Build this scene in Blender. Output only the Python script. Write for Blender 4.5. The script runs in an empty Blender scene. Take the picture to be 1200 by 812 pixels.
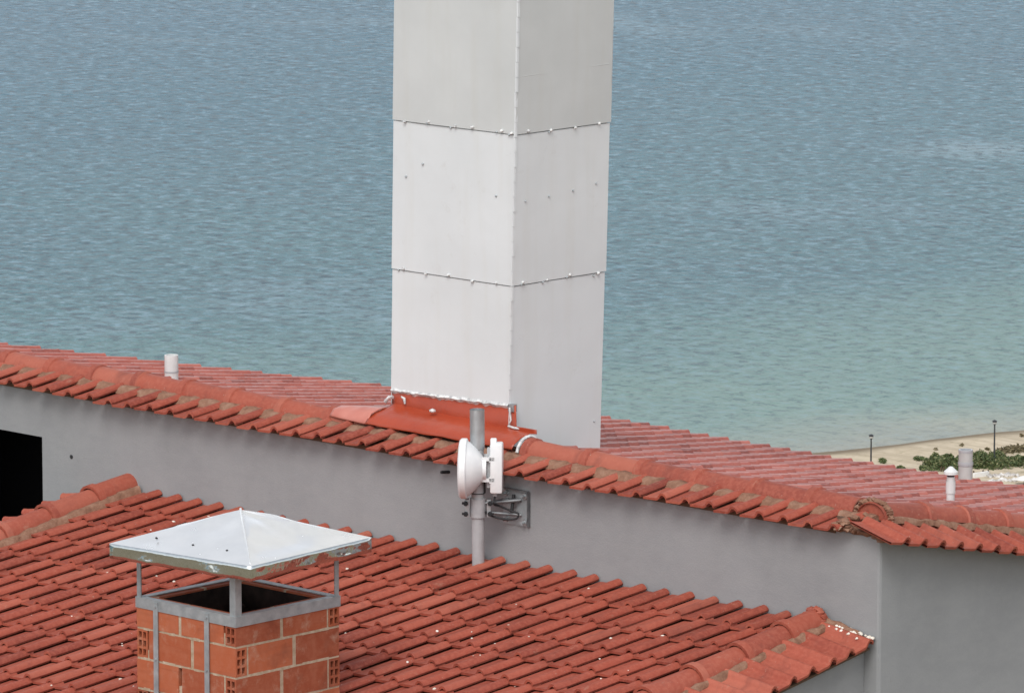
import bpy, bmesh, math, random
from mathutils import Vector, Matrix, noise
random.seed(7)
R = math.radians
scene = bpy.context.scene
col = scene.collection

# ------------------------------------------------------------------ camera
AZ = R(43.8)                    # the view runs 43.8 degrees left of +Y
PITCH = R(9.437)
cam_d = bpy.data.cameras.new('camera')
cam = bpy.data.objects.new('camera', cam_d)
col.objects.link(cam)
cam.location = (0, 0, 120)
cam.rotation_euler = (math.pi / 2 - PITCH, 0, AZ)
cam_d.sensor_fit = 'HORIZONTAL'
cam_d.sensor_width = 36
cam_d.lens = 7093 / 1200 * 36
cam_d.clip_start = 0.5
cam_d.clip_end = 60000
scene.camera = cam

# ------------------------------------------------------------------ sky, sun, exposure
SUN_EL = R(50)
SUN_AZ = R(149)                 # compass bearing of the sun, clockwise from +Y
world = bpy.data.worlds.new('World')
scene.world = world
world.use_nodes = True
wn = world.node_tree
sky = wn.nodes.new('ShaderNodeTexSky')
sky.sky_type = 'NISHITA'
sky.sun_disc = False
sky.sun_elevation = SUN_EL
sky.sun_rotation = SUN_AZ
sky.altitude = 100
sky.air_density = 1.0
sky.dust_density = 1.5
sky.ozone_density = 0.6
bg = wn.nodes['Background']
bg.inputs['Strength'].default_value = 0.14
veil = wn.nodes.new('ShaderNodeHueSaturation')          # thin overcast takes most of the blue out of the whole sky
veil.inputs['Saturation'].default_value = 0.28
wn.links.new(sky.outputs['Color'], veil.inputs['Color'])
wn.links.new(veil.outputs['Color'], bg.inputs['Color'])
sun_d = bpy.data.lights.new('sun', 'SUN')
sun_d.energy = 1.1
sun_d.angle = R(26)
sun_d.color = (1.0, 0.98, 0.95)
sun = bpy.data.objects.new('sun', sun_d)
col.objects.link(sun)
sd = Vector((math.sin(SUN_AZ) * math.cos(SUN_EL), math.cos(SUN_AZ) * math.cos(SUN_EL), math.sin(SUN_EL)))
sun.rotation_euler = sd.to_track_quat('Z', 'Y').to_euler()
sun.location = (0, 0, 160)
scene.view_settings.view_transform = 'Standard'
scene.view_settings.look = 'None'
scene.view_settings.gamma = 1
scene.view_settings.exposure = 0.60
scene.view_settings.use_curve_mapping = False
scene.render.engine = 'CYCLES'

# ------------------------------------------------------------------ helpers
class MB:
    """collects geometry for one mesh"""
    def __init__(self): self.v = []; self.f = []
    def add(self, vs, fs):
        o = len(self.v); self.v += [tuple(p) for p in vs]
        self.f += [tuple(i + o for i in q) for q in fs]; return self
    def box(self, x0, x1, y0, y1, z0, z1, m=None):
        vs = [Vector((x, y, z)) for z in (z0, z1) for y in (y0, y1) for x in (x0, x1)]
        if m is not None: vs = [m @ p for p in vs]
        return self.add(vs, [(0, 2, 3, 1), (4, 5, 7, 6), (0, 1, 5, 4), (2, 6, 7, 3), (0, 4, 6, 2), (1, 3, 7, 5)])
    def tube(self, pts, rad, seg=10, cap=True):
        pts = [Vector(p) for p in pts]; n = len(pts)
        rad = rad if isinstance(rad, (list, tuple)) else [rad] * n
        rings = []; up = Vector((0.13, 0.21, 0.97)).normalized()
        for i, p in enumerate(pts):
            d = (pts[min(i + 1, n - 1)] - pts[max(i - 1, 0)]).normalized()
            a = d.cross(up)
            if a.length < .05: a = d.cross(Vector((1, 0, 0)))
            a.normalize(); b = d.cross(a)
            rings.append([p + (a * math.cos(2 * math.pi * k / seg) + b * math.sin(2 * math.pi * k / seg)) * rad[i] for k in range(seg)])
        fs = []
        for i in range(n - 1):
            for k in range(seg):
                k2 = (k + 1) % seg
                fs.append((i * seg + k, (i + 1) * seg + k, (i + 1) * seg + k2, i * seg + k2))
        vs = [q for r in rings for q in r]
        if cap:
            fs.append(tuple(range(seg))); fs.append(tuple((n - 1) * seg + k for k in reversed(range(seg))))
        return self.add(vs, fs)
    def lathe(self, prof, seg=16, m=None):
        """prof: (radius, z) list, turned about z"""
        vs = []; fs = []; n = len(prof)
        for r, z in prof:
            for k in range(seg):
                a = 2 * math.pi * k / seg; vs.append(Vector((r * math.cos(a), r * math.sin(a), z)))
        for i in range(n - 1):
            for k in range(seg):
                k2 = (k + 1) % seg; fs.append((i * seg + k, i * seg + k2, (i + 1) * seg + k2, (i + 1) * seg + k))
        if m is not None: vs = [m @ p for p in vs]
        return self.add(vs, fs)
    def lump(self, c, r, seed=0, squash=.6):
        bm = bmesh.new(); bmesh.ops.create_icosphere(bm, subdivisions=1, radius=1)
        vs = []
        for v in bm.verts:
            k = 1 + .45 * noise.noise(v.co * 1.7 + Vector((seed * 3.1, seed, 0)))
            vs.append(Vector(c) + Vector((v.co.x * r * k, v.co.y * r * k, v.co.z * r * k * squash)))
        bm.verts.index_update()
        self.add(vs, [tuple(v.index for v in f.verts) for f in bm.faces]); bm.free(); return self
    def mesh(self, name, mat, smooth=None):
        me = bpy.data.meshes.new(name); me.from_pydata(self.v, [], self.f); me.update()
        bm = bmesh.new(); bm.from_mesh(me); bmesh.ops.recalc_face_normals(bm, faces=bm.faces); bm.to_mesh(me); bm.free()
        if mat: me.materials.append(mat)
        if smooth is not None:
            for p in me.polygons: p.use_smooth = True
            me.set_sharp_from_angle(angle=R(smooth))
        return me
    def build(self, name, mat, parent=None, smooth=None):
        return put(name, self.mesh(name, mat, smooth), parent)

def put(name, me, parent=None, mw=None):
    o = bpy.data.objects.new(name, me); col.objects.link(o)
    if parent is not None:
        o.parent = parent
        o.matrix_parent_inverse = WM(parent).inverted()
    if mw is not None: o.matrix_basis = mw
    return o
_wm = {}
def WM(o):
    return _wm.get(o.name, Matrix.Identity(4))
def empty(name, loc, label, cat, group=None):
    o = bpy.data.objects.new(name, None); col.objects.link(o); o.location = loc
    o.empty_display_size = .2
    _wm[o.name] = Matrix.Translation(loc)
    tag(o, label, cat, group); return o
def tag(o, label, cat, group=None):
    o['label'] = label; o['category'] = cat
    if group: o['group'] = group
    return o
def kind(o, k): o['kind'] = k; return o
def axes(p, ex, ey):
    ex = Vector(ex).normalized(); ey = Vector(ey); ey = (ey - ex * ey.dot(ex)).normalized(); ez = ex.cross(ey)
    m = Matrix((ex, ey, ez)).transposed().to_4x4(); m.translation = Vector(p); return m
def jit(a): return random.uniform(-a, a)

# camera maths, only used to pick which tiles are built singly
def view(P):
    d = Vector(P) - Vector((0, 0, 120))
    r = d.x * math.cos(AZ) + d.y * math.sin(AZ); F = -d.x * math.sin(AZ) + d.y * math.cos(AZ)
    dep = F * math.cos(PITCH) - d.z * math.sin(PITCH); v = F * math.sin(PITCH) + d.z * math.cos(PITCH)
    return 600 + 7093 * r / dep, 406 - 7093 * v / dep, dep

# ------------------------------------------------------------------ materials
class N:
    def __init__(self, name, rough=.7, metal=0., spec=.5):
        self.m = bpy.data.materials.new(name); self.m.use_nodes = True
        self.t = self.m.node_tree; self.b = self.t.nodes['Principled BSDF']
        self.b.inputs['Roughness'].default_value = rough
        self.b.inputs['Metallic'].default_value = metal
        self.b.inputs['Specular IOR Level'].default_value = spec
    def n(self, typ, **kw):
        o = self.t.nodes.new(typ)
        for k, v in kw.items():
            if k in o.inputs: o.inputs[k].default_value = v
            else: setattr(o, k, v)
        return o
    def l(self, a, b): self.t.links.new(a, b); return self
    def noise(self, vec, scale, detail=4, rough=.55):
        o = self.n('ShaderNodeTexNoise'); o.inputs['Scale'].default_value = scale
        o.inputs['Detail'].default_value = detail; o.inputs['Roughness'].default_value = rough
        if vec is not None: self.l(vec, o.inputs['Vector'])
        return o.outputs['Fac']
    def pos(self): return self.n('ShaderNodeNewGeometry').outputs['Position']
    def obj(self): return self.n('ShaderNodeTexCoord').outputs['Object']
    def scale(self, vec, s):
        o = self.n('ShaderNodeVectorMath', operation='MULTIPLY'); self.l(vec, o.inputs[0]); o.inputs[1].default_value = s
        return o.outputs[0]
    def ramp(self, fac, stops):
        o = self.n('ShaderNodeValToRGB'); e = o.color_ramp.elements
        while len(e) < len(stops): e.new(.5)
        for el, (p, c) in zip(e, stops):
            el.position = p; el.color = (c[0], c[1], c[2], 1) if not isinstance(c, (int, float)) else (c, c, c, 1)
        self.l(fac, o.inputs[0]); return o.outputs[0]
    def mix(self, fac, a, b, mode='MIX'):
        o = self.n('ShaderNodeMix', data_type='RGBA', blend_type=mode)
        for s, x in ((0, fac), (6, a), (7, b)):
            if isinstance(x, (int, float)): o.inputs[s].default_value = x
            elif isinstance(x, tuple): o.inputs[s].default_value = (*x, 1)
            else: self.l(x, o.inputs[s])
        return o.outputs[2]
    def math(self, op, a, b=None, clamp=False):
        o = self.n('ShaderNodeMath', operation=op, use_clamp=clamp)
        for s, x in ((0, a), (1, b)):
            if x is None: continue
            if isinstance(x, (int, float)): o.inputs[s].default_value = x
            else: self.l(x, o.inputs[s])
        return o.outputs[0]
    def color(self, c):
        if isinstance(c, tuple): self.b.inputs['Base Color'].default_value = (*c, 1)
        else: self.l(c, self.b.inputs['Base Color'])
        return self
    def bump(self, h, strength=.3, dist=.01):
        o = self.n('ShaderNodeBump'); o.inputs['Strength'].default_value = strength; o.inputs['Distance'].default_value = dist
        self.l(h, o.inputs['Height']); self.l(o.outputs[0], self.b.inputs['Normal']); return self
    def roughness(self, x): self.l(x, self.b.inputs['Roughness']); return self

def tile_material(name, base, pale, dark, rough, spec=.22):
    k = N(name, rough, 0, spec); p = k.pos()
    geo = k.n('ShaderNodeNewGeometry'); oi = k.n('ShaderNodeObjectInfo')
    r = k.math('FRACT', k.math('ADD', geo.outputs['Random Per Island'], oi.outputs['Random']))
    c = k.ramp(r, [(0, dark), (.35, base), (.7, base), (1, pale)])
    n1 = k.noise(p, 2.2, 5); c = k.mix(k.ramp(n1, [(.35, 0.), (.7, .45)]), c, dark)
    n2 = k.noise(p, 38, 4); c = k.mix(k.ramp(n2, [(.42, 0.), (.62, .38)]), c, pale)
    n3 = k.noise(p, 9, 6, .7); c = k.mix(k.ramp(n3, [(.56, 0.), (.72, .5)]), c, tuple(x * .55 + .02 for x in base))
    n5 = k.noise(k.scale(p, (5, 1.1, 1)), 1.0, 5, .7); c = k.mix(k.ramp(n5, [(.54, 0.), (.70, .42)]), c, tuple(x * .5 + .012 for x in dark))
    n6 = k.noise(k.scale(p, (17, 6, 6)), 1.0, 4, .7); c = k.mix(k.ramp(n6, [(.63, 0.), (.74, .4)]), c, (.42, .24, .17))
    n4 = k.noise(p, 60, 2); c = k.mix(k.ramp(n4, [(.70, 0.), (.76, .55)]), c, (.42, .34, .27))
    k.color(c); k.bump(k.noise(p, 120, 3), .25, .004)
    return k.m
M = {}
M['tile'] = tile_material('clay_tile', (.345, .079, .048), (.43, .125, .08), (.235, .052, .034), .62)
M['tile_far'] = tile_material('clay_tile_sea_side', (.39, .105, .075), (.47, .15, .11), (.22, .052, .036), .32, .4)
M['cap'] = tile_material('clay_ridge_tile', (.34, .084, .052), (.41, .13, .085), (.25, .06, .04), .56)

k = N('grey_render', .9, 0, .25); p = k.pos()
c = k.ramp(k.noise(p, 1.1, 6, .6), [(.3, (.252, .255, .259)), (.7, (.298, .301, .304))])
st = k.noise(k.scale(p, (5, 5, .7)), 1.0, 5); c = k.mix(k.ramp(st, [(.48, 0.), (.75, .35)]), c, (.235, .237, .238))
tr = k.noise(k.scale(p, (1, 1, 2.2)), 6, 6, .7); c = k.mix(k.ramp(tr, [(.42, .0), (.62, .22)]), c, (.335, .335, .33))
sp = k.noise(p, 22, 3); c = k.mix(k.ramp(sp, [(.66, 0.), (.78, .22)]), c, (.22, .21, .20))
k.color(c).bump(k.noise(p, 90, 4), .3, .006); M['wall'] = k.m

k = N('white_cladding', .55, 0, .4); p = k.pos()
c = k.ramp(k.noise(p, 1.3, 6, .6), [(.3, (.62, .645, .65)), (.7, (.68, .705, .71))])
st = k.noise(k.scale(p, (9, 9, .8)), 1.0, 5); c = k.mix(k.ramp(st, [(.5, 0.), (.8, .28)]), c, (.56, .55, .50))
oi = k.n('ShaderNodeObjectInfo'); c = k.mix(k.math('MULTIPLY', oi.outputs['Random'], .10), c, (.55, .54, .50))
c = k.mix(k.ramp(k.noise(p, 5, 6, .75), [(.60, 0.), (.74, .35)]), c, (.50, .49, .46))
k.color(c).bump(k.noise(p, 2.4, 3), .22, .03); M['white'] = k.m
k = N('old_cladding', .6, 0, .35); p = k.pos()
c = k.ramp(k.noise(p, 1.6, 6, .6), [(.3, (.50, .515, .505)), (.7, (.56, .575, .565))])
st = k.noise(k.scale(p, (9, 9, .8)), 1.0, 5); c = k.mix(k.ramp(st, [(.5, 0.), (.8, .3)]), c, (.49, .48, .43))
k.color(c).bump(k.noise(p, 3.0, 3), .12, .02); M['white_old'] = k.m

k = N('mortar', .95, 0, .2); p = k.pos()
c = k.ramp(k.noise(p, 14, 6, .7), [(.3, (.17, .085, .055)), (.5, (.25, .132, .086)), (.72, (.33, .20, .14))])
k.color(c).bump(k.noise(p, 45, 5), .7, .012); M['mortar'] = k.m
k = N('brick_mortar', .95, 0, .2); p = k.pos()
k.color(k.ramp(k.noise(p, 25, 5), [(.3, (.34, .25, .165)), (.7, (.48, .40, .30))])).bump(k.noise(p, 70, 4), .6, .006); M['joint'] = k.m
k = N('lime_crumbs', .9, 0, .3); p = k.pos()
k.color(k.ramp(k.noise(p, 30, 3), [(.3, (.62, .55, .45)), (.7, (.86, .82, .74))])); M['crumb'] = k.m
k = N('hollow_brick', .8, 0, .3); p = k.pos(); oi = k.n('ShaderNodeObjectInfo')
c = k.ramp(oi.outputs['Random'], [(0, (.27, .066, .03)), (.5, (.35, .088, .036)), (1, (.41, .115, .05))])
c = k.mix(k.ramp(k.noise(p, 16, 6, .65), [(.4, 0.), (.75, .45)]), c, (.42, .17, .10))
c = k.mix(k.ramp(k.noise(k.scale(p, (3, 3, 60)), 1.0, 3), [(.5, 0.), (.8, .25)]), c, (.2, .045, .02))
c = k.mix(k.ramp(k.noise(p, 7, 5, .7), [(.55, 0.), (.72, .5)]), c, (.46, .33, .24))
c = k.mix(k.ramp(k.noise(p, 4.3, 4, .6), [(.55, 0.), (.75, .5)]), c, (.12, .04, .025))
k.color(c).bump(k.noise(p, 60, 3), .3, .004); M['brick'] = k.m
k = N('soot_and_shade', .95, 0, .1); p = k.pos()  # flue soot; also the shade painted into the open vent
k.color(k.ramp(k.noise(p, 8, 5), [(.3, (.012, .010, .009)), (.7, (.04, .028, .024))])); M['soot_and_shade'] = k.m
k = N('unlit_room_black', .95, 0, .0); k.color((.012, .012, .013)); M['dark'] = k.m  # near-black colour paints in the darkness of the unlit room
k = N('timber_deck', .9, 0, .2); k.color((.12, .075, .05)); M['deck'] = k.m

k = N('stainless_sheet', .14, .62); p = k.pos()
k.color(k.ramp(k.noise(p, 5, 4), [(.3, (.84, .85, .85)), (.7, (.93, .93, .92))]))
k.roughness(k.ramp(k.noise(p, 9, 4), [(.3, .14), (.75, .30)]))
k.bump(k.noise(p, 4.5, 2), .12, .04); M['steel'] = k.m
k = N('mirror_skirt', .1, 1.0); p = k.pos()
k.color((.66, .69, .68)); k.roughness(k.ramp(k.noise(p, 9, 4), [(.3, .05), (.75, .16)]))
k.bump(k.noise(p, 7, 3), .35, .03); M['steel_rim'] = k.m
k = N('galvanised', .42, .85); p = k.pos()
vo = k.n('ShaderNodeTexVoronoi'); vo.inputs['Scale'].default_value = 60; k.l(p, vo.inputs['Vector'])
k.color(k.mix(k.ramp(k.noise(p, 12, 4), [(.3, 0.), (.7, .6)]), (.52, .54, .55), (.36, .37, .38)))
k.roughness(k.ramp(vo.outputs['Distance'], [(0, .34), (.6, .52)])); M['galv'] = k.m
k = N('frame_steel', .5, .45); p = k.pos()
k.color(k.ramp(k.noise(p, 14, 5), [(.3, (.28, .31, .32)), (.7, (.42, .45, .46))])); M['frame'] = k.m
k = N('pole_paint', .55, .1); p = k.pos()
k.color(k.ramp(k.noise(p, 10, 5), [(.3, (.33, .33, .335)), (.7, (.43, .43, .435))])); M['pole'] = k.m
k = N('bracket_steel', .5, .5); p = k.pos()
k.color(k.ramp(k.noise(p, 18, 5), [(.3, (.11, .115, .12)), (.7, (.22, .225, .23))])); M['bracket'] = k.m
k = N('white_plastic', .35, 0, .5); p = k.pos()
k.color(k.ramp(k.noise(p, 10, 4), [(.3, (.70, .71, .71)), (.7, (.80, .80, .79))])); M['plastic'] = k.m
k = N('grey_plastic', .4, 0, .5); k.color((.42, .43, .44)); M['plastic_grey'] = k.m
k = N('black_rubber', .6, 0, .4); k.color((.02, .02, .022)); M['black'] = k.m
k = N('red_membrane', .34, 0, .5); p = k.pos()
c = k.ramp(k.noise(p, 3, 5), [(.3, (.31, .042, .015)), (.7, (.40, .064, .026))])
c = k.mix(k.ramp(k.noise(k.scale(p, (2, 14, 14)), 1.0, 4), [(.55, 0.), (.8, .4)]), c, (.36, .10, .065))
k.color(c).bump(k.noise(p, 16, 4), .35, .012); M['membrane'] = k.m
k = N('pink_membrane', .4, 0, .5); p = k.pos()
k.color(k.ramp(k.noise(p, 4, 4), [(.3, (.42, .11, .075)), (.7, (.55, .22, .17))])).bump(k.noise(p, 12, 3), .4, .012); M['membrane_pale'] = k.m
k = N('sealant', .6, 0, .4); p = k.pos()
k.color(k.ramp(k.noise(p, 30, 4), [(.35, (.38, .38, .38)), (.62, (.72, .72, .70))])); M['sealant'] = k.m
k = N('pvc', .4, 0, .5); p = k.pos()
k.color(k.ramp(k.noise(p, 9, 4), [(.3, (.60, .60, .58)), (.7, (.74, .74, .73))])); M['pvc'] = k.m
k = N('weathered_pvc', .6, 0, .4); p = k.pos()
k.color(k.ramp(k.noise(p, 9, 4), [(.3, (.42, .42, .40)), (.7, (.53, .53, .51))])); M['pvc_grey'] = k.m
k = N('leaf', .6, 0, .3); geo = k.n('ShaderNodeNewGeometry')
k.color(k.ramp(geo.outputs['Random Per Island'], [(0, (.03, .055, .018)), (.5, (.085, .12, .04)), (1, (.22, .21, .10))])); M['leaf'] = k.m
k = N('dry_leaf', .7, 0, .3); geo = k.n('ShaderNodeNewGeometry')
k.color(k.ramp(geo.outputs['Random Per Island'], [(0, (.07, .065, .03)), (.6, (.17, .14, .075)), (1, (.27, .215, .13))])); M['leaf_dry'] = k.m
k = N('lamp_paint', .5, .4); k.color((.06, .065, .07)); M['lamp'] = k.m
k = N('lamp_glass', .2, 0, .5); k.color((.5, .5, .48)); M['lampglass'] = k.m
k = N('pale_rock', .9, 0, .3); p = k.pos()
k.color(k.ramp(k.noise(p, 1.5, 5), [(.35, (.34, .31, .28)), (.65, (.72, .70, .67))])).bump(k.noise(p, 4, 4), .5, .1); M['rock'] = k.m
k = N('whitewash', .85, 0, .3); p = k.pos()
k.color(k.ramp(k.noise(p, 1.0, 4), [(.3, (.66, .64, .60)), (.7, (.80, .79, .76))])); M['lime'] = k.m
k = N('brown_timber', .85, 0, .2); k.color((.10, .065, .045)); M['timber'] = k.m

# the shoreline runs along (.275,.961); q grows towards the open sea
QX, QY, SHORE = -.9615, .2747, 545.4
def shore_q(k, p):
    s = k.n('ShaderNodeSeparateXYZ'); k.l(p, s.inputs[0])
    return k.math('ADD', k.math('MULTIPLY', s.outputs[0], QX), k.math('MULTIPLY', s.outputs[1], QY))

# ------------------------------------------------------------------ terrain and sea
k = N('hillside_and_sand', .95, 0, .2); p = k.pos(); q = shore_q(k, p)
qn = k.math('ADD', q, k.math('MULTIPLY', k.math('SUBTRACT', k.noise(p, .09, 4), .5), 6.0))
sand = k.ramp(k.noise(k.scale(p, (.25, .25, .25)), 1.0, 6, .65), [(.3, (.49, .405, .285)), (.7, (.65, .56, .42))])
sand = k.mix(k.ramp(k.noise(p, .9, 4), [(.55, 0.), (.75, .5)]), sand, (.30, .245, .165))
ms = k.n('ShaderNodeMapping'); ms.inputs['Rotation'].default_value = (0, 0, -1.29); ms.inputs['Scale'].default_value = (.035, .45, 1); k.l(p, ms.inputs['Vector'])
sand = k.mix(k.ramp(k.noise(ms.outputs[0], 1.0, 5, .65), [(.45, 0.), (.65, .6)]), sand, (.36, .295, .205))
sand = k.mix(k.ramp(k.noise(p, .33, 6, .75), [(.58, 0.), (.68, .55)]), sand, (.17, .155, .085))
wet = k.math('DIVIDE', k.math('SUBTRACT', qn, SHORE - 6.5), 5.0, True)
sand = k.mix(wet, sand, (.21, .165, .11))
scrub = k.ramp(k.noise(p, .35, 6, .7), [(.3, (.12, .115, .06)), (.5, (.25, .21, .14)), (.75, (.36, .30, .215))])
land = k.math('DIVIDE', k.math('SUBTRACT', 507.0, qn), 8.0, True)
k.color(k.mix(land, sand, scrub)).bump(k.noise(p, .8, 5), .5, .3); M['ground'] = k.m

def ground_z(q):
    if q < -40: return 118 + (-40 - q) * .03
    if q < 10: return 118 - (q + 40) * .12
    if q < 496: return 112 - (q - 10) * .2272
    if q < 540: return 1.58 - (q - 496) * .018
    if q < 620: return .79 - (q - 540) * .14
    return -10.4 - min(q - 620, 800) * .02
qs = [-6000, -3000, -1200, -400, -120, -40, -15, 10, 22, 34, 46, 70, 120, 200, 280, 360, 430, 480, 496] + list(range(500, 560, 4)) + [575, 600, 620, 900, 1500]
rs = [-12000, -5000, -2000, -800, -300, -100, 0, 60, 150, 250] + list(range(330, 460, 6)) + [520, 700, 1200, 3000, 7000, 12000]
g = MB(); vs = []
for q in qs:
    for r_ in rs:
        x = q * QX + r_ * QY; y = q * QY - r_ * QX
        dz = 0
        if 60 < q < 480: dz = noise.noise(Vector((q * .02, r_ * .02, 0))) * 3
        elif 500 <= q < 545: dz = noise.noise(Vector((q * .08, r_ * .08, 3))) * .28
        vs.append((x, y, ground_z(q) + dz))
nr = len(rs)
fs = [(i * nr + j, (i + 1) * nr + j, (i + 1) * nr + j + 1, i * nr + j + 1) for i in range(len(qs) - 1) for j in range(nr - 1)]
g.add(vs, fs)
kind(g.build('ground', M['ground'], None, 60), 'structure')

k = N('sea_water', .25, 0, .12); p = k.pos(); q = shore_q(k, p)
off = k.math('SUBTRACT', q, SHORE)
wob = k.math('MULTIPLY', k.math('SUBTRACT', k.noise(p, .012, 4), .5), 90.0)
deep = k.math('DIVIDE', k.math('ADD', off, wob), 420.0, True)
c = k.ramp(deep, [(0, (.31, .30, .225)), (.03, (.245, .285, .225)), (.08, (.155, .255, .215)), (.25, (.068, .17, .185)), (.7, (.034, .128, .178)), (1, (.04, .128, .19))])
patch = k.noise(k.scale(p, (.010, .018, 1)), 1.0, 5, .6)
c = k.mix(k.ramp(patch, [(.38, .0), (.68, .35)]), c, (.04, .11, .16))
mp = k.n('ShaderNodeMapping'); mp.inputs['Rotation'].default_value = (0, 0, -AZ); mp.inputs['Scale'].default_value = (.012, .022, 1); k.l(p, mp.inputs['Vector'])
slick = k.noise(mp.outputs[0], 1.0, 3, .5)
c = k.mix(k.ramp(slick, [(.60, 0.), (.70, .45)]), c, (.16, .25, .30))  # pale streaks paint the sheen of calm water into the colour
def spot(cx, cy, rad):
    sv = k.n('ShaderNodeVectorMath', operation='DISTANCE'); k.l(p, sv.inputs[0]); sv.inputs[1].default_value = (cx, cy, 0)
    d_ = k.math('ADD', k.math('DIVIDE', sv.outputs['Value'], rad), k.math('MULTIPLY', k.noise(p, .16, 4), 1.3))
    return k.math('SUBTRACT', 1.75, d_, True)
c = k.mix(k.math('MULTIPLY', spot(-574, 700, 14.0), .55), c, (.24, .34, .38))      # a slick's pale sheen painted in; the next mix paints a darker streak
c = k.mix(k.math('MULTIPLY', spot(-640, 795, 13.0), .6), c, (.02, .085, .14))
calm = k.math('DIVIDE', k.math('ADD', off, wob), 130.0, True)       # wavelets die out in the shallows
near = k.math('ADD', k.math('MULTIPLY', calm, .75), .25)
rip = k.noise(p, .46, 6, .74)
c = k.mix(k.math('MULTIPLY', k.ramp(rip, [(.40, 1.), (.49, 0.)]), near), c, (.02, .06, .09))  # light and dark of the wavelets painted into the water colour
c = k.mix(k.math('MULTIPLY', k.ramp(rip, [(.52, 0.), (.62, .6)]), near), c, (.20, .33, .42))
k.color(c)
h = k.math('ADD', k.noise(p, .40, 6, .7), k.math('MULTIPLY', k.noise(p, .10, 3), .7))
h = k.math('MULTIPLY', h, near)
k.bump(h, .6, 1.5)
k.b.inputs['IOR'].default_value = 1.33
M['sea'] = k.m
s_ = MB(); E = 30000
s_.add([(-E, -E, 0), (E, -E, 0), (E, E, 0), (-E, E, 0)], [(0, 1, 2, 3)])
kind(s_.build('sea', M['sea']), 'structure')

# ------------------------------------------------------------------ clay tiles
PITCHX = .209
PROF = [(-.014, -.005), (.004, -.003), (.098, .000), (.112, .005), (.120, .017), (.129, .029), (.143, .0385), (.159, .040), (.174, .0345), (.186, .023), (.191, .011)]
def tile_mesh(name, mat, L=.415, W=PITCHX, thick=.012, prof=PROF):
    sc = W / PITCHX; n = len(prof); vs = []
    for y, lift in ((0, .004), (.03, .001), (L, 0)):
        for x, z in prof: vs.append((x * sc, y, z + lift))
    for y in (0, L):
        for i, (x, z) in enumerate(prof):
            x2 = x + (.154 - x) * .2 if z > .009 else x
            vs.append((x2 * sc, y, z - thick))
    fs = []
    for r_ in range(2):
        for i in range(n - 1): fs.append((r_ * n + i, r_ * n + i + 1, (r_ + 1) * n + i + 1, (r_ + 1) * n + i))
    for i in range(n - 1):
        fs.append((i, 3 * n + i, 3 * n + i + 1, i + 1))
        fs.append((3 * n + i, 4 * n + i, 4 * n + i + 1, 3 * n + i + 1))
        fs.append((2 * n + i, 2 * n + i + 1, 4 * n + i + 1, 4 * n + i))
    b = MB(); b.add(vs, fs); return b.mesh(name, mat, 40)
def lay(spots, parent, meshes, limit, group=None):
    """spots: matrices. the largest in view become parts, the rest one joined part"""
    inside = []; rest = []
    for m in spots:
        x, y, d = view(m @ Vector((.1, .15, .05)))
        (inside if -60 < x < 1260 and -60 < y < 872 else rest).append((d, len(inside) + len(rest), m))
    inside.sort(key=lambda a: a[0])
    for d, i, m in inside[:limit]:
        put('roof_tile', random.choice(meshes), parent, m)
    rest += inside[limit:]
    if rest:
        b = MB()
        for d, i, m in rest:
            me = meshes[0]
            b.add([m @ v.co for v in me.vertices], [tuple(f.vertices) for f in me.polygons])
        kind(b.build('roof_tiles_beyond', meshes[0].materials[0], parent, 40), 'stuff')
TM = [tile_mesh('roof_tile', M['tile'], .405 + .01 * i) for i in range(3)]
TMF = [tile_mesh('roof_tile_sea', M['tile_far'], .405, prof=[(x, z * 1.65) for x, z in PROF])]
TMS = [tile_mesh('roof_tile_side', M['tile'], .50, .182)]

def cap_mesh(name, mat, L, r=.095, seg=9, spread=88):
    rows = [(0, r + .013), (.055, r + .013), (.062, r + .001), (L, r - .007)]
    vs = []; fs = []; n = seg + 1
    for y, rr in rows:
        for i in range(n):
            a = R(-spread + 2 * spread * i / seg); vs.append((rr * math.sin(a), y, rr * math.cos(a)))
    for y, rr in ((0, r - .006), (L, r - .02)):
        for i in range(n):
            a = R(-spread + 2 * spread * i / seg); vs.append((rr * math.sin(a), y, rr * math.cos(a)))
    for q in range(3):
        for i in range(seg): fs.append((q * n + i, (q + 1) * n + i, (q + 1) * n + i + 1, q * n + i + 1))
    for i in range(seg):
        fs.append((i, i + 1, 4 * n + i + 1, 4 * n + i)); fs.append((4 * n + i, 4 * n + i + 1, 5 * n + i + 1, 5 * n + i))
        fs.append((3 * n + i, 5 * n + i, 5 * n + i + 1, 3 * n + i + 1))
    b = MB(); b.add(vs, fs); return b.mesh(name, mat, 35)
CAP = {}
def cap(parent, p, d, L, r=.095, tilt=.012):
    """p: wide end, d: direction the cap runs"""
    key = (round(L, 2), r)
    if key not in CAP: CAP[key] = cap_mesh('ridge_tile', M['cap'], L, r)
    d = Vector(d).normalized(); ex = d.cross(Vector((0, 0, 1)))
    m = axes(p, ex, d + Vector((jit(.008), jit(.008), -tilt + jit(.006))))
    return put('ridge_tile', CAP[key], parent, m)

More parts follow.
